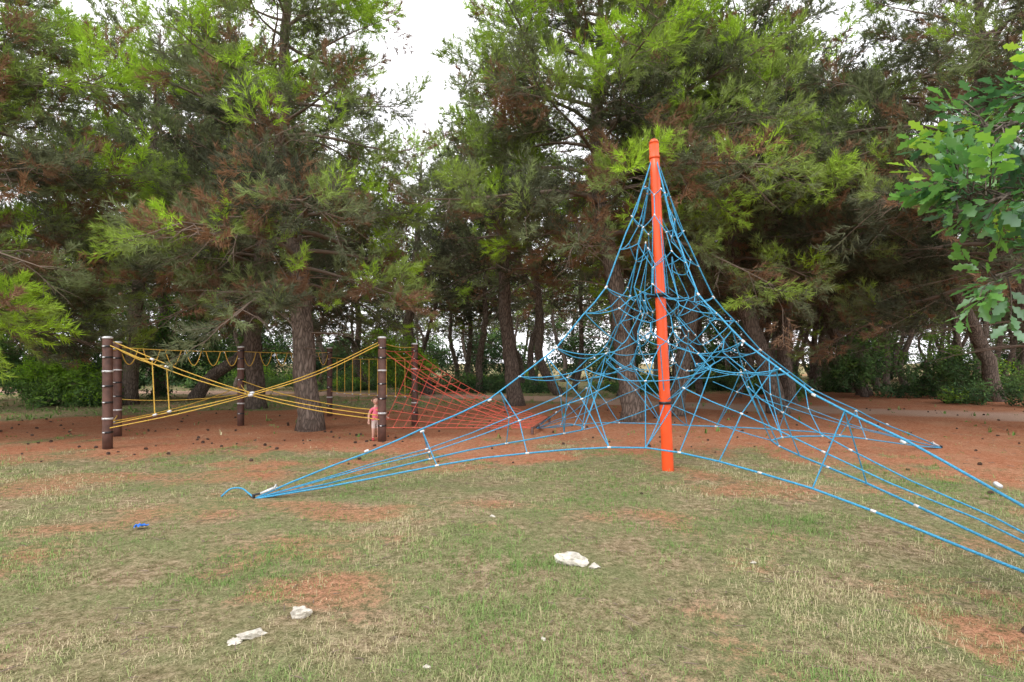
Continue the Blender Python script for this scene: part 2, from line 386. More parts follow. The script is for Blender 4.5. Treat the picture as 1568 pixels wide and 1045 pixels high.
# ---------------------------------------------------------------- pines
def spl(path,n):
    P=[Vector(p) for p in path]; out=[]
    P=[P[0]*2-P[1]]+P+[P[-1]*2-P[-2]]
    m=len(P)-3
    for i in range(n+1):
        t=i/n*m; j=min(int(t),m-1); f=t-j
        a,b,c,d=P[j:j+4]
        out.append(.5*((2*b)+(c-a)*f+(2*a-5*b+4*c-d)*f*f+(3*b-a-3*c+d)*f**3))
    return out
def build_pine(seed,path,r0,z0,crown,limbs=44,tint=.4,lod=0,dead=14,spr=1.0,top_shape=.35,dens=1.0,brown=.66):
    r=random.Random(seed); mb=MB(); pts=[]
    tr=spl(path,26); H=tr[-1].z
    for i,p in enumerate(tr):
        if 0<i<26: p.x+=r.gauss(0,.025); p.y+=r.gauss(0,.025)
    rad=[]
    for i,p in enumerate(tr):
        f=max(0,p.z)/H; rr=r0*(1-f)**.8+.02
        if p.z<.6: rr*=1+.35*(1-p.z/.6)**2
        rad.append(rr)
    tr[0].z-=.15
    mb.tube(tr,rad,12 if lod<2 else 7,0)
    def at(z):
        for i in range(26):
            if tr[i].z<=z<=tr[i+1].z:
                f=(z-tr[i].z)/(tr[i+1].z-tr[i].z); return tr[i].lerp(tr[i+1],f),rad[i]*(1-f)+rad[i+1]*f
        return tr[-1],.02
    def spray(o,d,sc,tn):
        d=Vector(d)
        if d.length<1e-6: d=Vector((0,0,1))
        q=d.normalized().to_track_quat('Y','Z'); e=(q.to_matrix()@Matrix.Rotation(r.uniform(-1,1),3,'Y')).to_euler()
        pts.append([tuple(o),tuple(e),sc,tn,r.randrange(60)])
    az=r.random()*6.28
    step=(.22,.29,.46)[lod]
    for i in range(limbs):
        f=(i+r.random()*.6)/limbs; z=z0+(H-z0-.15)*f**1.05
        o,tr_r=at(z); az+=2.4+r.uniform(-.5,.5)
        prof=(1-f)**.5*(top_shape+(1-top_shape)*min(1,.66+f*2.5))
        L=crown*prof*r.uniform(.62,1.18)+.35
        up=r.uniform(-.08,.28)+.5*f; droop=r.uniform(.25,.6)*(1-f)
        dr=Vector((math.cos(az),math.sin(az),0)); side=Vector((-dr.y,dr.x,0)); wob=r.gauss(0,.12); wob2=r.gauss(0,.08)
        n=7; lp=[]
        for k in range(n+1):
            s=k/n
            lp.append(o+dr*(L*s)+side*(L*wob*s*s+L*wob2*math.sin(s*5))+Vector((0,0,L*(up*s-droop*s*s+.10*s**4))))
        lr=[max(.008,min(tr_r*.6,.014*L+.010)*(1-.85*k/n)) for k in range(n+1)]
        mb.tube(lp,lr,6 if lod<2 else 4,1,False)
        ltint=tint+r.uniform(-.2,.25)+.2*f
        nsec=int((L*2.9+2)*(1,.9,.62)[lod]*dens)
        for q in range(nsec):
            s=.2+.8*(q+r.random())/nsec
            if s<.4 and r.random()<.35: continue
            j=min(n-1,int(s*n)); b=lp[j].lerp(lp[j+1],s*n-j); d=(lp[j+1]-lp[j]).normalized()
            sg=1 if q%2 else -1; an=R(r.uniform(20,75))
            sd=(d*math.cos(an)+side*sg*math.sin(an)+Vector((0,0,r.uniform(-.45,.35)))).normalized()
            l2=(L*.30*(1.15-s)+.4)*r.uniform(.6,1.25)
            cv=r.uniform(-.5,.15)
            sp=[b+sd*(l2*u)+Vector((0,0,cv*l2*u*u)) for u in (0,.5,1)]
            mb.tube(sp,[.012,.009,.005],3,1,False)
            if f<.3 and r.random()<.18:      # bare dead side branch
                for u in range(6):
                    b2=sp[1].lerp(sp[2],u/6); dd=sd+Vector((r.gauss(0,.6),r.gauss(0,.6),r.gauss(-.2,.4)))
                    mb.tube([b2,b2+dd*.15,b2+dd*.3+Vector((0,0,-.05))],[.006,.005,.002],3,1,False)
                continue
            ns=max(1,int(l2/step))
            for u in range(ns):
                uu=(u+.6)/ns
                o2=sp[0].lerp(sp[1],uu*2) if uu<.5 else sp[1].lerp(sp[2],min(1,uu*2-1))
                dd=sd+Vector((r.gauss(0,.5),r.gauss(0,.5),r.gauss(.05,.5)))
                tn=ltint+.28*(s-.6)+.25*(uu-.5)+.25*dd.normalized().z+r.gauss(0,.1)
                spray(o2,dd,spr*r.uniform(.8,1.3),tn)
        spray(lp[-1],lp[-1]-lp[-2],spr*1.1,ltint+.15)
    for i in range(dead):
        z=r.uniform(1.8,z0+2.0); o,tr_r=at(z); a=r.random()*6.28; L=r.uniform(.5,crown*.6)
        d=Vector((math.cos(a),math.sin(a),r.uniform(-.1,.35)))
        pp=[o+d*(L*s)+Vector((r.gauss(0,.04),r.gauss(0,.04),-.15*L*s*s)) for s in (0,.25,.5,.75,1)]
        mb.tube(pp,[.022,.017,.012,.008,.003],4,1,False)
        for k in range(7):
            b=pp[1+k%4]; d2=(d+Vector((r.gauss(0,.7),r.gauss(0,.7),r.gauss(0,.4))))
            mb.tube([b,b+d2*.25*L*.5,b+d2*.5*L*.5+Vector((0,0,-.04))],[.007,.005,.002],3,1,False)
    wm=mb.mesh('pine_wood',[M_bark,M_twig])
    C=np.array([p[0] for p in pts]); sx=seed*3.7
    na_=fbm(C[:,0]*.8+C[:,2]*.5+sx,C[:,1]*.8-C[:,2]*.6+sx,3); nb_=fbm(C[:,0]*1.1-C[:,2]*.7+50+sx,C[:,1]*1.1+C[:,2]*.5+9,3)
    for p,a,b in zip(pts,na_,nb_):
        t=max(.1,min(1,p[3]+1.3*(a-.5)))
        if b>brown+.04*(p[0][2]-z0)*.3 and r.random()<.6: t=r.uniform(0,.07)
        elif r.random()<.06: t=.04
        p[3]=t
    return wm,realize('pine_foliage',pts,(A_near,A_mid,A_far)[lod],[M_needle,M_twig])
def pine(seed,path,r0,z0,crown,**k):
    base=Vector(path[0]); rel=[Vector(p)-Vector((base.x,base.y,0)) for p in path]
    wm,fm=build_pine(seed,rel,r0,z0,crown,**k)
    e=empty('pine_tree'); e.location=(base.x,base.y,0)
    link(bpy.data.objects.new('trunk_and_limbs',wm),e)
    link(bpy.data.objects.new('needles',fm),e)
    return e
pine(1,[(-4.86,13.7,0),(-5.0,13.7,1.8),(-5.13,13.7,3.7),(-5.46,13.7,5.6),(-5.57,13.75,7.5),(-5.3,13.8,12.8)],.27,3.3,3.7,limbs=54,tint=.50,brown=.57,spr=1.12,dens=1.12)
pine(2,[(3.3,15.6,0),(3.05,15.6,2.2),(2.74,15.6,4.4),(2.33,15.6,6.7),(2.5,15.6,13.2)],.28,5.0,4.5,limbs=54,tint=.54,spr=1.2,dens=1.12,brown=.63)
pine(3,[(.15,21.4,0),(-.15,21.4,2.4),(-.3,21.4,5),(-.4,21.4,7.9),(-.2,21.4,12)],.28,5.0,3.2,limbs=42,tint=.38,spr=1.2,lod=1)
pine(4,[(4.9,17.2,0),(5.3,17.2,2.4),(5.9,17.3,6),(6.4,17.3,12.5)],.25,5.4,4.0,limbs=44,tint=.38,spr=1.2,lod=1)
pine(5,[(8.5,18.1,0),(7.8,18.1,2.3),(7.2,18.1,4),(6.9,18.1,6.3),(7.4,18,12.8)],.27,4.8,4.6,limbs=46,tint=.32,spr=1.2,lod=1,dead=36)
pine(6,[(17.3,27.9,0),(16.4,27.9,2),(15.4,27.9,4.6),(14.6,27.9,13.4)],.3,4.8,4.6,limbs=40,tint=.28,spr=1.4,lod=1)
pine(7,[(13.6,13.8,0),(12.9,13.8,2.2),(12.0,13.8,4.2),(11.4,13.8,7),(11.4,13.8,12.5)],.27,3.6,4.9,limbs=50,tint=.30,spr=1.2,dead=44,brown=.60)
pine(8,[(-12.6,12.3,0),(-12.5,12.3,3),(-12.6,12.3,6),(-12.3,12.3,12)],.27,2.5,4.5,limbs=52,tint=.47,spr=1.2,brown=.60)
pine(9,[(-9,20,0),(-9.1,20,3),(-8.8,20,6),(-8.8,20,13)],.3,3.8,4.2,limbs=44,tint=.32,spr=1.25,lod=1)
pine(10,[(-13.6,24.4,0),(-12.9,24.4,1),(-11.6,24.4,2),(-10.6,24.4,4.5),(-10.4,24.4,12)],.25,4.5,3.8,limbs=38,tint=.34,spr=1.35,lod=1)
pine(11,[(11,22.5,0),(10.7,22.5,3),(11.3,22.4,6),(11,22.5,13.2)],.25,4.6,4.4,limbs=42,tint=.28,spr=1.35,lod=1,dead=34)
pine(12,[(-19.5,19,0),(-19.3,19,4),(-19.5,19,12.5)],.28,3.2,4.6,limbs=42,tint=.36,spr=1.35,lod=1)
pine(13,[(-4.3,29,0),(-4.6,29,1.6),(-5.3,29,3),(-5.0,29,5.5),(-4.6,29,12)],.3,4.8,3.2,limbs=38,tint=.38,spr=1.4,lod=1,dead=26)
pine(14,[(-16.8,27,0),(-16.5,27,4),(-16.9,27,7),(-16.6,27,14)],.26,5.5,4.4,limbs=38,tint=.38,spr=1.4,lod=1)
pine(15,[(19.6,23,0),(19.0,23,2.2),(18.0,23,4.4),(17.4,23,7),(17.4,23,13)],.27,4.8,4.6,limbs=40,tint=.3,spr=1.35,lod=1,dead=26)
pine(16,[(-10.8,16.5,14),(-10.8,16.5,15)][:0] or [(-14.8,22,0),(-14.5,22,4),(-14.0,22,8),(-13.6,22,14.5)],.26,6.0,4.2,limbs=38,tint=.36,spr=1.35,lod=1)
# distant stand of pines: shared meshes, one parent
forest=empty('background_forest')
rf_=random.Random(5)
var=[]
for i in range(6):
    a=rf_.uniform(-1,1); b=rf_.uniform(-1,1)
    var.append(build_pine(100+i,[(0,0,0),(.5*a,.2*b,1.8),(-.35*a,.3*b,4.2),(.5*b,0,7),(0,0,rf_.uniform(11,13.5))],rf_.uniform(.15,.22),rf_.uniform(4.4,5.8),3.2,limbs=30,tint=.32,lod=2,dead=20,spr=1.25))
cnt=0; placed=[]
def put(x,y,s):
    global cnt
    placed.append((x,y)); cnt+=1
    wm,fm=var[rf_.randrange(6)]
    T=((x,y,0),(rf_.gauss(0,.09),rf_.gauss(0,.12),rf_.random()*6.28),(s*.95,s*.95,s))
    for nm,mm in (('pine_wood',wm),('pine_needles',fm)):
        o=link(bpy.data.objects.new('%s_%d'%(nm,cnt),mm),forest)
        o.location,o.rotation_euler,o.scale=T
for x,y in ((2.3,27.5),(5.2,27),(7.6,26),(9.6,29),(6.2,31),(3.6,33),(-1.7,30),(-2.9,34),(.6,36),(12.6,28),(14.2,32),(10.8,34),(-8.2,33),(16.8,36)): put(x,y,rf_.uniform(.85,1.05))
tries=0
while cnt<148 and tries<5000:
    tries+=1
    y=rf_.uniform(26,64); x=rf_.uniform(-1.15,1.15)*y
    if cnt>118: x=rf_.uniform(.2,1.1)*y
    if y<path_y(x)+2.8: continue
    if any((x-a)**2+(y-b)**2<5.5 for a,b in placed): continue
    s=rf_.uniform(.8,1.1)
    if -12<x/y*29<-2: s*=.84
    put(x,y,s)
print('tris',TR,'t',time.time()-T0_)

# ---------------------------------------------------------------- shrubs
def shrub(name,blobs,n,tint,seed,sc=1.0):
    r=random.Random(seed); P=[]
    for b in blobs:
        (x,y,z,rx,rz)=b[:5]; tt=b[5] if len(b)>5 else tint
        for i in range(int(n*(b[6] if len(b)>6 else 1))):
            d=Vector((r.gauss(0,1),r.gauss(0,1),r.gauss(0,1))).normalized()*(r.random()**.45)
            k=1+.35*math.sin(d.x*5+x)*math.cos(d.z*4+y)
            p=Vector((x+d.x*rx*k,y+d.y*rx*k,max(.05,z+d.z*rz*k)))
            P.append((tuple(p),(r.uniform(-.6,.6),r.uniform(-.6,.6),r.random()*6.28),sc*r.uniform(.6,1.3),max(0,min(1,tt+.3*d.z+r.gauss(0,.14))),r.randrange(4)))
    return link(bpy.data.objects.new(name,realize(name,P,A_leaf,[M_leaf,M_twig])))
r=random.Random(21)
bl=[]
for i in range(115):
    x=r.uniform(-40,42); y=path_y(x)+r.uniform(3.0,16)
    h=r.choice((.3,.45,.7,1.0,1.3))*r.uniform(.8,1.2)
    if -2<x<9: h*=.7
    bl.append((x,float(y),h*.6,r.uniform(.7,1.9),h,r.uniform(.2,.7),r.uniform(.3,1)))
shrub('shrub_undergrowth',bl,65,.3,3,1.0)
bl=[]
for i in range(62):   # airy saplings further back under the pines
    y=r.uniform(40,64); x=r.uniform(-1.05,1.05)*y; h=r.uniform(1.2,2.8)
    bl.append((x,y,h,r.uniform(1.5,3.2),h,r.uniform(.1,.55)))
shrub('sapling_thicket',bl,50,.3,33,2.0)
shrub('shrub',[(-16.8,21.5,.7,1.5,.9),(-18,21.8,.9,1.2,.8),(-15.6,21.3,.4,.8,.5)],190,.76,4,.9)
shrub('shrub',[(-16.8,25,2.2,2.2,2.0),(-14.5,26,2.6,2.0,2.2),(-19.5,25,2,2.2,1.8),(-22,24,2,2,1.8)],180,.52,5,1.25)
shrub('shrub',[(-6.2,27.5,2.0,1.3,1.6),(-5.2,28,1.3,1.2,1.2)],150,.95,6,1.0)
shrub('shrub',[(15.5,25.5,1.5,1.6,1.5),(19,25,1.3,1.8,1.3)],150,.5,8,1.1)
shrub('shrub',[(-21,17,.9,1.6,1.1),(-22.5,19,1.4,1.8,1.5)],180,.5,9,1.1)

# ---------------------------------------------------------------- oak at the right edge
M_oak=foliage_mat('oak_leaves',[(0,(.04,.12,.055)),(.4,(.09,.24,.06)),(.75,(.17,.39,.045)),(1,(.40,.60,.045))],transl=.45,gloss=.10)
M_oakbark=bark_mat('oak_bark',(.03,.025,.02),(.11,.09,.07),(.2,.17,.14))
def oak_leaf(mb,o,d,n_,L,r):
    d=d.normalized(); n_=(n_-d*n_.dot(d)).normalized(); s=d.cross(n_)
    K=12; mid=[];lf=[];rt=[]
    cup=r.uniform(.1,.35); bend=r.uniform(-.3,.2)
    for k in range(K+1):
        t=k/K; wv=.33*L*(math.sin(math.pi*min(1,t*.93+.04))**.7)*(.35+.65*t if t<.6 else .74-.2*(t-.6))*(1+.34*math.cos(t*2*math.pi*3.5))
        if k==K: wv=.02*L
        c=o+d*(L*t)+n_*(bend*L*t*t); mid.append(c); lf.append(c+s*wv+n_*abs(wv)*cup); rt.append(c-s*wv+n_*abs(wv)*cup)
    vs=mid+lf+rt; fs=[]
    for k in range(K):
        fs.append((k,k+1,K+1+k+1,K+1+k)); fs.append((k+1,k,2*(K+1)+k,2*(K+1)+k+1))
    mb.add(vs,fs,0)
def oak_twig(seed):
    r=random.Random(seed); mb=MB(); L=.24
    pts=[Vector((0,L*s,.04*math.sin(s*3))) for s in (0,.33,.66,1)]
    mb.tube(pts,[.004,.003,.0025,.0015],5,1,False)
    for k in range(10):
        s=.2+.8*k/9; o=pts[0].lerp(pts[-1],s); a=k*2.4
        d=Vector((math.cos(a),.5+.6*s,math.sin(a)*.5)).normalized()
        st=o+d*.012; mb.tube([o,st],.0012,3,1,False)
        oak_leaf(mb,st,d+Vector((0,0,-.2)),Vector((r.gauss(0,.4),r.gauss(0,.4),1)),r.uniform(.06,.10),r)
    return mb.mesh('oak_twig',[M_oak,M_oakbark])
C_oak=proto_coll('oak_twigs',[oak_twig(i) for i in range(4)])
oak=empty('oak_tree')
mb=MB(); P=[]; r=random.Random(11)
tr=spl([(5.3,3.4,-.2),(5.25,3.4,1),(5.1,3.35,2),(5.2,3.2,3.5),(5.1,3.2,5.5)],14)
mb.tube(tr,[.2*(1-.055*i)+.02 for i in range(15)],12,0)
def oak_limb(pts,r0,dens,spread,s0=.3):
    lp=spl(pts,14); mb.tube(lp,[r0*(1-i/15)+.004 for i in range(15)],7,0,False)
    for i in range(dens):
        s=s0+(1-s0)*r.random()**.8; j=min(13,int(s*14)); b=lp[j].lerp(lp[j+1],s*14-j); d=(lp[j+1]-lp[j]).normalized()
        q=Vector((r.gauss(0,1),r.gauss(0,1),r.gauss(0,.9))).normalized(); l=spread*r.uniform(.3,1)*(1.25-.7*s)
        d2=(d*.7+q).normalized()
        tip=b+d2*l; mb.tube([b,b.lerp(tip,.5)+Vector((0,0,.02)),tip],[.005,.004,.002],4,0,False)
        lt=.5+r.gauss(0,.25)
        for u in (.45,.75,1.0):
            dd=d2+Vector((r.gauss(0,.5),r.gauss(0,.5),r.gauss(0,.4)))
            e=(dd.normalized().to_track_quat('Y','Z').to_matrix()@Matrix.Rotation(r.uniform(-.6,.6),3,'Y')).to_euler()
            P.append((tuple(b.lerp(tip,u)),tuple(e),r.uniform(.75,1.1),max(0,min(1,lt+r.gauss(0,.15))),r.randrange(4)))
oak_limb([(5.1,3.35,2.2),(4.0,2.9,2.65),(3.0,2.6,2.58),(1.92,2.45,2.25)],.04,34,.26,.55)
oak_limb([(5.15,3.3,2.8),(4.1,2.9,3.1),(3.2,2.7,3.02),(2.16,2.55,2.64)],.04,30,.26,.55)
oak_limb([(5.1,3.35,1.9),(4.1,2.9,2.25),(3.2,2.7,2.22),(2.12,2.5,1.98)],.03,18,.2,.6)
for k in range(9):
    a=R(-120+k*28); z=3+.3*k
    oak_limb([(5.15,3.3,z),(5.15+1.0*math.cos(a)+.4,3.2+.9*math.sin(a)-.4,z+.5),(5.2+1.7*math.cos(a)+1.0,3.2+1.6*math.sin(a)-.9,z+.7)],.04,22,.5,.3)
mb.obj('trunk_and_limbs',[M_oakbark],oak)
inst_obj('leaves',inst_mesh('oak_foliage',P),C_oak,oak)

# ---------------------------------------------------------------- climbing pyramid
pyr=empty('rope_climbing_pyramid')
PB=Vector((2.29,8.35,0)); PT=Vector((2.09,8.38,4.82))
mb=MB()
mb.tube([PB+(PT-PB)*s for s in (-.02,0,.3,.6,.9,1)],[.087,.085,.08,.076,.072,.070],28,0)
ax=(PT-PB).normalized()
mb.tube([PT,PT+ax*.03,PT+ax*.06,PT+ax*.075],[.072,.068,.045,.01],28,0)
mb.tube([PB+ax*(4.60),PB+ax*4.64],[.077,.077],28,0)
mb.tube([PB+ax*2.56,PB+ax*2.62],[.10,.10],28,2)
mb.tube([PB+ax*.99,PB+ax*1.03],[.092,.092],28,2)
for k in range(6):
    a=k*R(60); c=PB+ax*2.59; mb.tube([c+Vector((math.cos(a),math.sin(a),0))*.09,c+Vector((math.cos(a),math.sin(a),.0))*.19],[.02,.018],8,2)
mb.obj('pole',[M_orange,M_ferr,M_dark],pyr)
E=[Vector((-5.32,-1.68,0)),Vector((1.71,-5.45,0)),Vector((5.75,2.3,0)),Vector((-1.69,5.5,0))]
prof_t=[0,.03,.06,.093,.158,.302,.478,.641,.766,1]
prof_zs=[[4.72,4.25,3.9,3.5,2.67,1.8,1.10,.72,.5,0],[4.72,4.2,3.7,3.2,2.5,1.85,1.27,.92,.70,0],
         [4.72,4.2,3.8,3.3,2.6,1.8,1.15,.76,.5,0],[4.72,4.25,3.9,3.5,2.67,1.8,1.10,.72,.5,0]]
def edge(k,t): 
    k%=4; z=float(np.interp(t,prof_t,prof_zs[k]))
    b=PB+(PT-PB)*(z/4.82); return Vector((b.x+E[k].x*t,b.y+E[k].y*t,z))
ferr=[]
def new_curve(name,bev,mat):
    c=bpy.data.curves.new(name,'CURVE'); c.dimensions='3D'; c.bevel_depth=bev; c.bevel_resolution=1; c.materials.append(mat); return c
c_edge=new_curve('main_ropes',.011,M_rope_b); c_net=new_curve('net_ropes',.0072,M_rope_b)
def rope(c,pts,sag=0.0,n=6):
    pts=[Vector(p) for p in pts]
    if len(pts)==2 and sag:
        a,b=pts; pts=[a.lerp(b,i/n)-Vector((0,0,sag*4*(i/n)*(1-i/n))) for i in range(n+1)]
    s=c.splines.new('POLY'); s.points.add(len(pts)-1)
    for i,p in enumerate(pts): s.points[i].co=(p.x,p.y,p.z,1)
def jit(p,a,r): return Vector(p)+Vector((r.gauss(0,a),r.gauss(0,a),r.gauss(0,a)))
r=random.Random(4)
for k in range(4):
    ts=[0,.015,.03,.045,.06,.093,.125,.158,.19,.23,.265,.302,.36,.42,.478,.56,.641,.70,.766,.85,.93,1]
    pts=[edge(k,t) for t in ts]
    for _ in range(2):
        q=[p.copy() for p in pts]
        for i in range(1,len(pts)-1):
            if ts[i] not in (.158,.302): q[i].z=(pts[i-1].z+2*pts[i].z+pts[i+1].z)/4
        pts=q
    rope(c_edge,pts)
    for t in (.158,.302,.478,.641,.766): 
        ferr.append((edge(k,t),(edge(k,t+.02)-edge(k,t)).normalized(),1.35))
per=[(1,0,0),(.86,.015,.1),(.75,.03,.2),(.62,.045,.32),(.52,.06,.40),(.42,.08,.45),(.33,.10,.49),(.24,.13,.52),(.17,.17,.53)]
per=per+[(b,a,z) for a,b,z in per[-2::-1]]
def perp(k,i,up=0): 
    a,b,z=per[i]; v=PB+E[k]*a+E[(k+1)%4]*b; return Vector((v.x,v.y,z+up))
for k in range(4):
    rope(c_edge,[perp(k,i) for i in range(len(per))])
    for i in (3,5,7,9,11,13): ferr.append((perp(k,i),(perp(k,i+1)-perp(k,i-1)).normalized(),1.2))
    for side in (0,1):
        kk=(k+side)%4
        idx=list(range(0,9)) if side==0 else list(range(16,7,-1))
        tt=[1,.86,.75,.64,.52,.42,.36,.30,.24]
        mid=[edge(kk,tt[j]).lerp(perp(k,idx[j]),.5 if j else 0)+Vector((0,0,-.05*min(j,3)/3)) for j in range(9)]
        rope(c_net,mid[0:9])
        for j in ((4,6,8) if kk==1 else (3,5,7)):
            m_=mid[j]
            if j<=4:
                rope(c_net,[edge(kk,tt[j]+(.02 if j==4 else 0)),perp(k,idx[j])])
            else:
                rope(c_net,[edge(kk,tt[j]+.03),m_]); rope(c_net,[m_,perp(k,idx[j])],.01)
            ferr.append((m_,(mid[j]-mid[j-1]).normalized(),1.0))
def net(scale,levels,n,zoff=0,jt=.035,bow=1.35,zz_=.24,skipr=0):
    rings=[]
    for li,t in enumerate(levels):
        ring=[]
        for k in range(4):
            a=edge(k,t); b=edge(k+1,t)
            for j in range(n):
                s=j/n; zz=a.z*(1-s)+b.z*s
                cs=PB+(PT-PB)*(zz/4.82)
                pw=bow+t*.5
                v=E[k]*(t*(1-s)**pw)+E[(k+1)%4]*(t*s**pw)
                nxt=levels[min(li+1,len(levels)-1)]; prv=levels[max(li-1,0)]
                dz=abs(edge(k,nxt).z-edge(k,prv).z)/2
                onedge=(j==0 and scale==1)
                zig=(zz_*dz if (j+li)%2 else -zz_*dz)*(0 if onedge else 1)
                p=Vector((cs.x+v.x*scale,cs.y+v.y*scale,zz+zig+zoff))
                if not onedge: p=jit(p,jt*min(1,.2+t*3),r)
                ring.append(p)
        rings.append(ring)
        for i in range(len(ring)):
            a,b=ring[i],ring[(i+1)%len(ring)]
            if r.random()<skipr: continue
            rope(c_net,[a,b],.05*min(1,t*3))
            if r.random()<.5: ferr.append((a,(b-a).normalized(),.9))
        if li:
            up=rings[-2]
            for j in range(len(ring)):
                if (j+li)%2: rope(c_net,[up[j],ring[j]])
    return rings
o1=net(1,[.04,.075,.115,.158,.22,.302,.40],4)
i1=net(.5,[.10,.158,.25,.33],4,-.15,skipr=.25)
for ri in range(2,7):
    for j in range(0,16,4):
        a=o1[ri][(j+ri)%16]; b=i1[min(ri-2,3)][(j+ri)%16]; rope(c_net,[a,b],.04)
clamp=PB+ax*2.59; low=PB+ax*1.02
for j in range(0,16,2):
    rope(c_net,[clamp,i1[1][j]],.03)
    if j%4==0: rope(c_net,[low,i1[3][j]],.04)
    else: rope(c_net,[low,i1[2][j]],.03)
for k in range(4):
    rope(c_net,[PB+ax*4.66,clamp+E[k].normalized()*.15])
    rope(c_net,[low,perp(k,8)],.04); rope(c_net,[perp(k,8),o1[-1][k*4+2]])
    for d_ in (1,3): rope(c_net,[perp(k,8+(-1 if d_==1 else 1)),o1[-1][k*4+d_]],.02)
for nm,c in (('main_ropes',c_edge),('net_ropes',c_net)): link(bpy.data.objects.new(nm,c),pyr)
mb=MB()
for p,d,s in ferr: mb.tube([p-d*.022*s,p-d*.015*s,p+d*.015*s,p+d*.022*s],[.008*s,.0125*s,.0125*s,.008*s],8,0)
mb.obj('rope_clamps',[M_ferr],pyr)
mb=MB()
for k in range(4):
    a=edge(k,1); d=(edge(k,.93)-a).normalized(); g=float(gz(a.x,a.y))
    a.z=g+.02
    mb.tube([a-Vector((0,0,.12)),a+Vector((0,0,.02)),a+d*.1],[.018,.02,.012],8,0)
    mb.tube([a+d*.08,a+d*.24],.016,8,1)
    ring=[a+d*.26+Vector((0,math.cos(q)*.03,math.sin(q)*.03)) for q in [i*math.pi/5 for i in range(11)]]
    mb.tube(ring,.007,6,1,False)
mb.obj('ground_anchors',[M_dark,M_ferr],pyr)
c=new_curve('loose_rope_end',.010,M_rope_b); A=edge(0,1)
rope(c,spl([A+Vector((0,0,.02)),A+Vector((-.1,.1,.04)),A+Vector((-.22,.16,.09)),A+Vector((-.33,.12,.09)),A+Vector((-.4,.04,.02))],14))
link(bpy.data.objects.new('loose_rope_end',c),pyr)

# ---------------------------------------------------------------- rope course on posts
crs=empty('rope_course')
posts=[(-7.45,10.48,2.05),(-8.6,12.4,2.03),(-6.85,14.37,1.98),(-5.45,17.0,2.03),(-2.65,11.6,2.1),(-2.51,14.67,2.07)]
mb=MB()
for x,y,h in posts:
    g=float(gz(x,y)); rr=.082
    mb.tube([(x,y,g-.1),(x,y,g+.3),(x,y,h-.03),(x,y,h-.01)],[rr,rr,rr,rr*.96],20,0)
    mb.tube([(x,y,h-.012),(x,y,h+.018),(x,y,h+.032)],[rr*1.08,rr*1.08,rr*.7],20,1)
    for z in (.30,.55,.85,1.15,1.42,1.68,1.88): 
        mb.tube([(x,y,z),(x,y,z+.035)],[rr+.006,rr+.006],20,2 if z not in (.55,1.42) else 1)
        mb.tube([(x-.02,y-rr-.02,z+.017),(x+.02,y-rr-.02,z+.017)],.014,6,1)
mb.obj('posts',[M_post,M_ferr,M_dark],crs)
p=[Vector(q) for q in posts]
cy=new_curve('yellow_ropes',.0105,M_rope_y); cr=new_curve('red_net',.0075,M_rope_r); fy=[]
def pz(i,z): return Vector((p[i].x,p[i].y,z))
X0=Vector((-5.04,11.0,.99))
for o in (-.05,.05):
    v=Vector((0,o,o*.7))
    rope(cy,spl([pz(0,1.98)+v,pz(0,1.98).lerp(X0,.5)+Vector((0,0,-.07))+v,X0+v*.6,X0.lerp(pz(4,.47),.5)+Vector((0,0,-.05))+v,pz(4,.47)+v],16))
    rope(cy,spl([pz(0,.42)+v,pz(0,.42).lerp(X0,.5)+Vector((0,0,-.03))+v,X0+v*.6,X0.lerp(pz(4,2.02),.5)+Vector((0,0,-.10))+v,pz(4,2.02)+v],16))
    fy.append((X0+v*.6,Vector((1,0,.1)),2))
rope(cy,[pz(0,1.9),pz(1,1.9)],.05); rope(cy,[pz(0,.45),pz(1,.45)],.03)
for s,(z1,z2) in ((.30,(1.66,.62)),(.40,(1.52,.68))):
    q=pz(0,0).lerp(Vector((X0.x,X0.y,0)),s)
    a=q+Vector((0,0,z1)); b=q+Vector((.05,0,z2)); rope(cy,[a,b]); fy+= [(a,Vector((1,0,-.3)),1.7),(b,Vector((1,0,.3)),1.7)]
    rope(cy,[pz(1,1.9),a],.06)
rope(cy,[pz(2,1.05),X0],.05); rope(cy,[pz(2,1.15),pz(4,.62)],.12); rope(cy,[pz(2,1.0),pz(0,.5)],.1)
def garland(a,b,n,drop):
    rope(cy,[a,b],.03)
    for i in range(n):
        u=a.lerp(b,(i+.12)/n); v=a.lerp(b,(i+.88)/n)
        rope(cy,[u+Vector((0,0,-.03)),v+Vector((0,0,-.03))],drop,10)
garland(pz(1,1.93),pz(2,1.88),6,.34); garland(pz(2,1.88),pz(3,1.9),6,.34); rope(cy,[pz(1,.8),pz(2,.8)],.08); rope(cy,[pz(2,.8),pz(3,.8)],.08)
for z in (1.75,.75): rope(cy,[pz(3,z),pz(5,z)],.06)
for i in range(9):
    q=pz(3,0).lerp(pz(5,0),(i+1)/10); rope(cy,[q+Vector((0,0,1.70)),q+Vector((0,0,.70))])
    fy.append((q+Vector((0,0,.70)),Vector((1,-.8,0)),1.3))
rope(cy,[pz(4,2.0),pz(5,2.0)],.05)
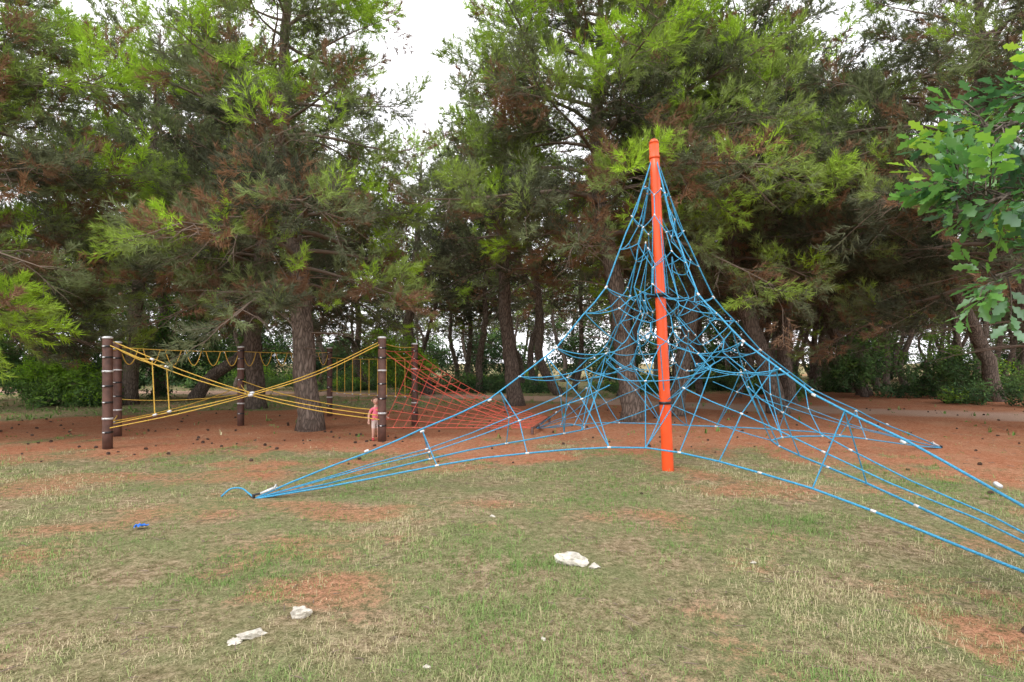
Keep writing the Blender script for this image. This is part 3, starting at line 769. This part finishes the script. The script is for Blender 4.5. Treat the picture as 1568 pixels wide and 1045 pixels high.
# red climbing net: rises as a curtain at the posts and runs out to a low rail
Q1=Vector((.45,12.7,.12)); Q2=Vector((1.0,15.3,.12))
def net_p(u,v):
    top=pz(5,1.9).lerp(Q2,u)-Vector((0,0,.42*4*u*(1-u)*.62)); bot=pz(4,.25).lerp(Q1,u)+Vector((0,0,.02))
    q=top.lerp(bot,v); q.z-=.10*math.sin(math.pi*v)*(1-u); return q
NU,NV=15,9
for i in range(NU+1): rope(cr,[net_p(i/NU,j/NV) for j in range(NV+1)])
for j in range(NV+1): rope(cr,[net_p(i/NU,j/NV) for i in range(NU+1)])
ftop=lambda u: pz(4,1.85).lerp(Q1,u)-Vector((0,0,.9*u*(1-u)))
rope(cr,[ftop(i/10) for i in range(11)])
for u in (0,.08,.16,.24,.32,.4,.5,.6,.7): rope(cr,[ftop(u),net_p(u,0)],.03)
for v in (.33,.66): rope(cr,[ftop(i/10).lerp(net_p(i/10,0),v)-Vector((0,0,.03)) for i in range(9)])
link(bpy.data.objects.new('yellow_ropes',cy),crs); link(bpy.data.objects.new('red_net',cr),crs)
mb=MB()
for q,d,s in fy:
    d=d.normalized(); mb.tube([q-d*.024*s,q-d*.016*s,q+d*.016*s,q+d*.024*s],[.009*s,.0145*s,.0145*s,.009*s],8,0)
mb.tube([Q1,Q2],[.03,.03],10,1)
for q in (Q1,Q2): mb.tube([q-Vector((0,0,.3)),q+Vector((0,0,.04))],.035,10,1)
mb.obj('rope_clamps',[M_ferr,M_post],crs)

# ---------------------------------------------------------------- toddler beside the post
def build_child(loc,rotz):
    skin=simple('child_skin',(.62,.36,.27),.6,var=.06); pink=simple('pink_top',(.75,.16,.22),.8,var=.15,nscale=40)
    short=simple('pale_shorts',(.62,.5,.46),.85,var=.1); hair=simple('brown_hair',(.10,.05,.025),.7,var=.3,nscale=60)
    shoe=simple('red_shoes',(.45,.04,.05),.5); eye=simple('eyes',(.02,.015,.012),.3); lip=simple('lips',(.5,.16,.14),.6)
    V=[];Ed=[];Rd=[]
    def a(p,r_,par=None):
        V.append(p);Rd.append(r_)
        if par is not None: Ed.append((par,len(V)-1))
        return len(V)-1
    pel=a((0,0,.40),.075); bel=a((0,-.015,.47),.078,pel); ch=a((0,0,.56),.078,bel); sh=a((0,.005,.635),.055,ch); nk=a((0,0,.685),.032,sh); a((0,-.005,.73),.036,nk)
    for s in (-1,1):
        hp=a((s*.045,0,.37),.058,pel); kn=a((s*.052,-.015 if s>0 else -.03,.21),.038,hp); an=a((s*.055,.01,.055),.024,kn); ft=a((s*.058,-.035,.028),.026,an); a((s*.062,-.09,.022),.022,ft)
        so_=a((s*.085,.005,.625),.034,sh)
        if s>0: el=a((.15,.02,.53),.026,so_); wr=a((.19,-.06,.47),.019,el); hd=Vector((.205,-.10,.46)); dirv=Vector((.3,-.9,-.15))
        else: el=a((-.135,.02,.51),.026,so_); wr=a((-.145,-.02,.41),.019,el); hd=Vector((-.147,-.03,.375)); dirv=Vector((-.02,-.15,-1))
        pm=a(tuple(hd),.017,wr)
        dirv.normalize(); sd=dirv.cross(Vector((0,0,1)) if s>0 else Vector((0,1,0))).normalized(); bn=dirv.cross(sd)
        for f,l in ((-1.5,.026),(-.5,.031),(.5,.029),(1.5,.022)):
            b=a(tuple(hd+sd*f*.008+dirv*.016),.0058,pm); c_=a(tuple(hd+sd*f*.0095+dirv*(.016+l*.6)+bn*.004),.0052,b); a(tuple(hd+sd*f*.0095+dirv*(.016+l*.95)+bn*.014),.0045,c_)
        b=a(tuple(hd-sd*.018+dirv*.004),.0065,pm); a(tuple(hd-sd*.028+dirv*.022),.0055,b)
    me=bpy.data.meshes.new('body'); me.from_pydata(V,Ed,[]); o=bpy.data.objects.new('tmp',me); col.objects.link(o)
    o.modifiers.new('s','SKIN'); sv=me.skin_vertices[0].data
    for i,x in enumerate(Rd): sv[i].radius=(x,x*(.8 if i in (0,1,2,3) else 1))
    sv[0].use_root=True
    sb=o.modifiers.new('b','SUBSURF'); sb.levels=2; sb.render_levels=2
    dg=bpy.context.evaluated_depsgraph_get(); nm=bpy.data.meshes.new_from_object(o.evaluated_get(dg)); bpy.data.objects.remove(o)
    for m_ in (skin,pink,short,shoe): nm.materials.append(m_)
    for f in nm.polygons:
        c=f.center; f.use_smooth=True
        if c.z>.41 and c.z<.66 and abs(c.x)<.125: f.material_index=1
        elif c.z<=.41 and c.z>.25 and abs(c.x)<.115: f.material_index=2
        elif c.z<.06: f.material_index=3
        else: f.material_index=0
    e=empty('child'); body=link(bpy.data.objects.new('body',nm),e)
    mb=MB(); hc=Vector((0,-.005,.80)); n1,n2=24,18; vs=[]
    def headp(th,ph,k=1.0):
        x=math.sin(ph)*math.cos(th);y=math.sin(ph)*math.sin(th);z=math.cos(ph)
        rx,ry,rz=.069,.078,.088
        if z<0: rx*=1+.22*z; ry*=1+.10*z
        yy=y*ry
        nose=math.exp(-((x/.16)**2+((z+.12)/.16)**2)) if y<0 else 0
        yy-=.014*nose
        es=sum(math.exp(-(((x-sx)/.15)**2+((z-.05)/.1)**2)) for sx in (-.36,.36)) if y<0 else 0
        yy+=.006*es
        return hc+Vector((x*rx,yy,z*rz))*k
    for i in range(n2+1):
        for j in range(n1): vs.append(headp(2*math.pi*j/n1,math.pi*i/n2))
    fs=[(i*n1+j,(i+1)*n1+j,(i+1)*n1+(j+1)%n1,i*n1+(j+1)%n1) for i in range(n2) for j in range(n1)]
    mb.add(vs,fs,0)
    vs=[]
    for i in range(n2+1):
        for j in range(n1):
            th=2*math.pi*j/n1; front=max(0,-math.sin(th)); lim=math.pi*(.68-.36*front**.7)
            vs.append(headp(th,lim*i/n2,1.09+.02*math.sin(j*5+i)))
    mb.add(vs,fs,1)
    for s in (-1,1):
        mb.tube([hc+Vector((s*.064,.0,.015)),hc+Vector((s*.078,.006,.012)),hc+Vector((s*.080,.008,-.014)),hc+Vector((s*.066,.002,-.02))],[.006,.010,.010,.006],8,0)
        c=hc+Vector((s*.026,-.068,.006)); mb.tube([c+Vector((-.009,0,0)),c,c+Vector((.009,0,0))],[.002,.006,.002],8,2)
    mb.tube([hc+Vector((-.017,-.066,-.042)),hc+Vector((0,-.072,-.044)),hc+Vector((.017,-.066,-.042))],[.002,.005,.002],8,3)
    mb.obj('head',[skin,hair,eye,lip],e)
    e.location=loc; e.rotation_euler=(0,0,rotz); e.scale=(1.03,)*3
g=float(gz(-2.81,11.74)); build_child((-2.81,11.74,g),R(25))

# ---------------------------------------------------------------- stones, cones, litter
M_stone=simple('limestone',(.50,.46,.39),.95,var=.35,nscale=18,bump=1.0)
def stone(x,y,sx,sy,sz,rz,seed):
    bm=bmesh.new(); bmesh.ops.create_icosphere(bm,subdivisions=4,radius=1)
    rr=np.random.default_rng(seed); dirs_=rr.normal(size=(16,3)); dirs_/=np.linalg.norm(dirs_,axis=1)[:,None]; off=rr.uniform(.5,.9,16)
    for v in bm.verts:
        c=np.array(v.co)
        for dd,o_ in zip(dirs_,off):
            k=c@dd
            if k>o_: c=c-dd*(k-o_)*.95
        c=c*(1+.3*(fbm(c[0]*3+9+seed+c[2],c[1]*3+c[2]*3+9)-.5)*2)
        v.co=(c[0]*sx,c[1]*sy,c[2]*sz)
    me=bpy.data.meshes.new('stone'); bm.to_mesh(me); bm.free(); me.materials.append(M_stone)
    o=link(bpy.data.objects.new('stone',me)); o.location=(x,y,float(gz(x,y))+sz*.2); o.rotation_euler=(0,.06,rz)
stone(.50,4.5,.17,.10,.07,-.25,21); stone(.64,4.42,.06,.05,.03,.2,2)
stone(-1.32,3.56,.07,.055,.065,.4,23); stone(-1.50,3.27,.085,.055,.035,.6,4); stone(-1.56,3.2,.04,.04,.02,.1,9)
stone(-.45,2.98,.022,.018,.012,.1,5); stone(.18,3.3,.02,.02,.012,.1,6); stone(1.95,4.6,.03,.03,.014,.1,7); stone(-.2,5.8,.035,.03,.02,0,8)
M_cone=simple('pine_cone',(.085,.05,.035),.9,var=.5,nscale=30)
def cone_mesh(seed):
    r=random.Random(seed); mb=MB(); mb.tube([(0,-.035,.02),(0,-.02,.02),(0,.015,.02),(0,.04,.02)],[.008,.02,.018,.004],8,0)
    for i in range(44):
        s=i/44; a=i*2.4; y=-.03+.066*s; rr=.021*math.sin(math.pi*(.15+.8*s))
        o=Vector((math.cos(a)*rr,y,.02+math.sin(a)*rr)); n_=Vector((math.cos(a),.5,math.sin(a))).normalized(); t=Vector((-math.sin(a),0,math.cos(a)))
        mb.add([o-t*.006,o+t*.006,o+t*.007+n_*.012,o-t*.007+n_*.012],[(0,1,2,3)],0)
    return mb.mesh('cone',[M_cone],False)
C_cone=proto_coll('pine_cones',[cone_mesh(i) for i in range(2)])
P=[]; r=random.Random(31)
for i in range(1700):
    y=r.uniform(3,20); x=r.uniform(-1,1)*(y+1)
    pr=(.025 if y<8 else .25*float(red_mask(x,y))*(1+1.4*float(fbm(x*.6,y*.6,2))))
    if x<-2 and 9<y<14.5: pr*=2.2
    if x>5 and y>9: pr*=.7
    if r.random()<pr*.55: P.append(((x,y,float(gz(x,y))),(r.uniform(-.3,.3),0,r.random()*6.28),r.uniform(.45,1.0),0.,r.randrange(2)))
inst_obj('pine_cones_litter',inst_mesh('litter',P),C_cone)
mb=MB()
for i in range(1100):
    y=2.4+13*r.random()**1.3; x=r.uniform(-1,1)*(y+1); a=r.random()*6.28; L=r.uniform(.03,.12)*(2 if r.random()<.1 else 1)
    z=float(gz(x,y))+.012; d=Vector((math.cos(a),math.sin(a),r.uniform(-.05,.1)))
    mb.tube([Vector((x,y,z)),Vector((x,y,z))+d*L*.5+Vector((r.gauss(0,.004),r.gauss(0,.004),.003)),Vector((x,y,z))+d*L],[.0035,.003,.0015],4,0)
mb.obj('twig_litter',[M_twig])
mb=MB(); c=Vector((-3.57,5.47,float(gz(-3.57,5.47))+.01)); r=random.Random(2); G=7; vs=[];fs=[]
for i in range(G):
    for j in range(G): vs.append(c+Vector(((i/(G-1)-.5)*.11+r.gauss(0,.006),(j/(G-1)-.5)*.08+r.gauss(0,.006),r.uniform(.01,.045))))
for i in range(G-1):
    for j in range(G-1): fs.append((i*G+j,(i+1)*G+j,(i+1)*G+j+1,i*G+j+1))
mb.add(vs,fs,0); mb.obj('blue_plastic_wrapper',[simple('blue_plastic',(.02,.15,.6),.3)])
print('objects',len(bpy.data.objects),'t',time.time()-T0_)
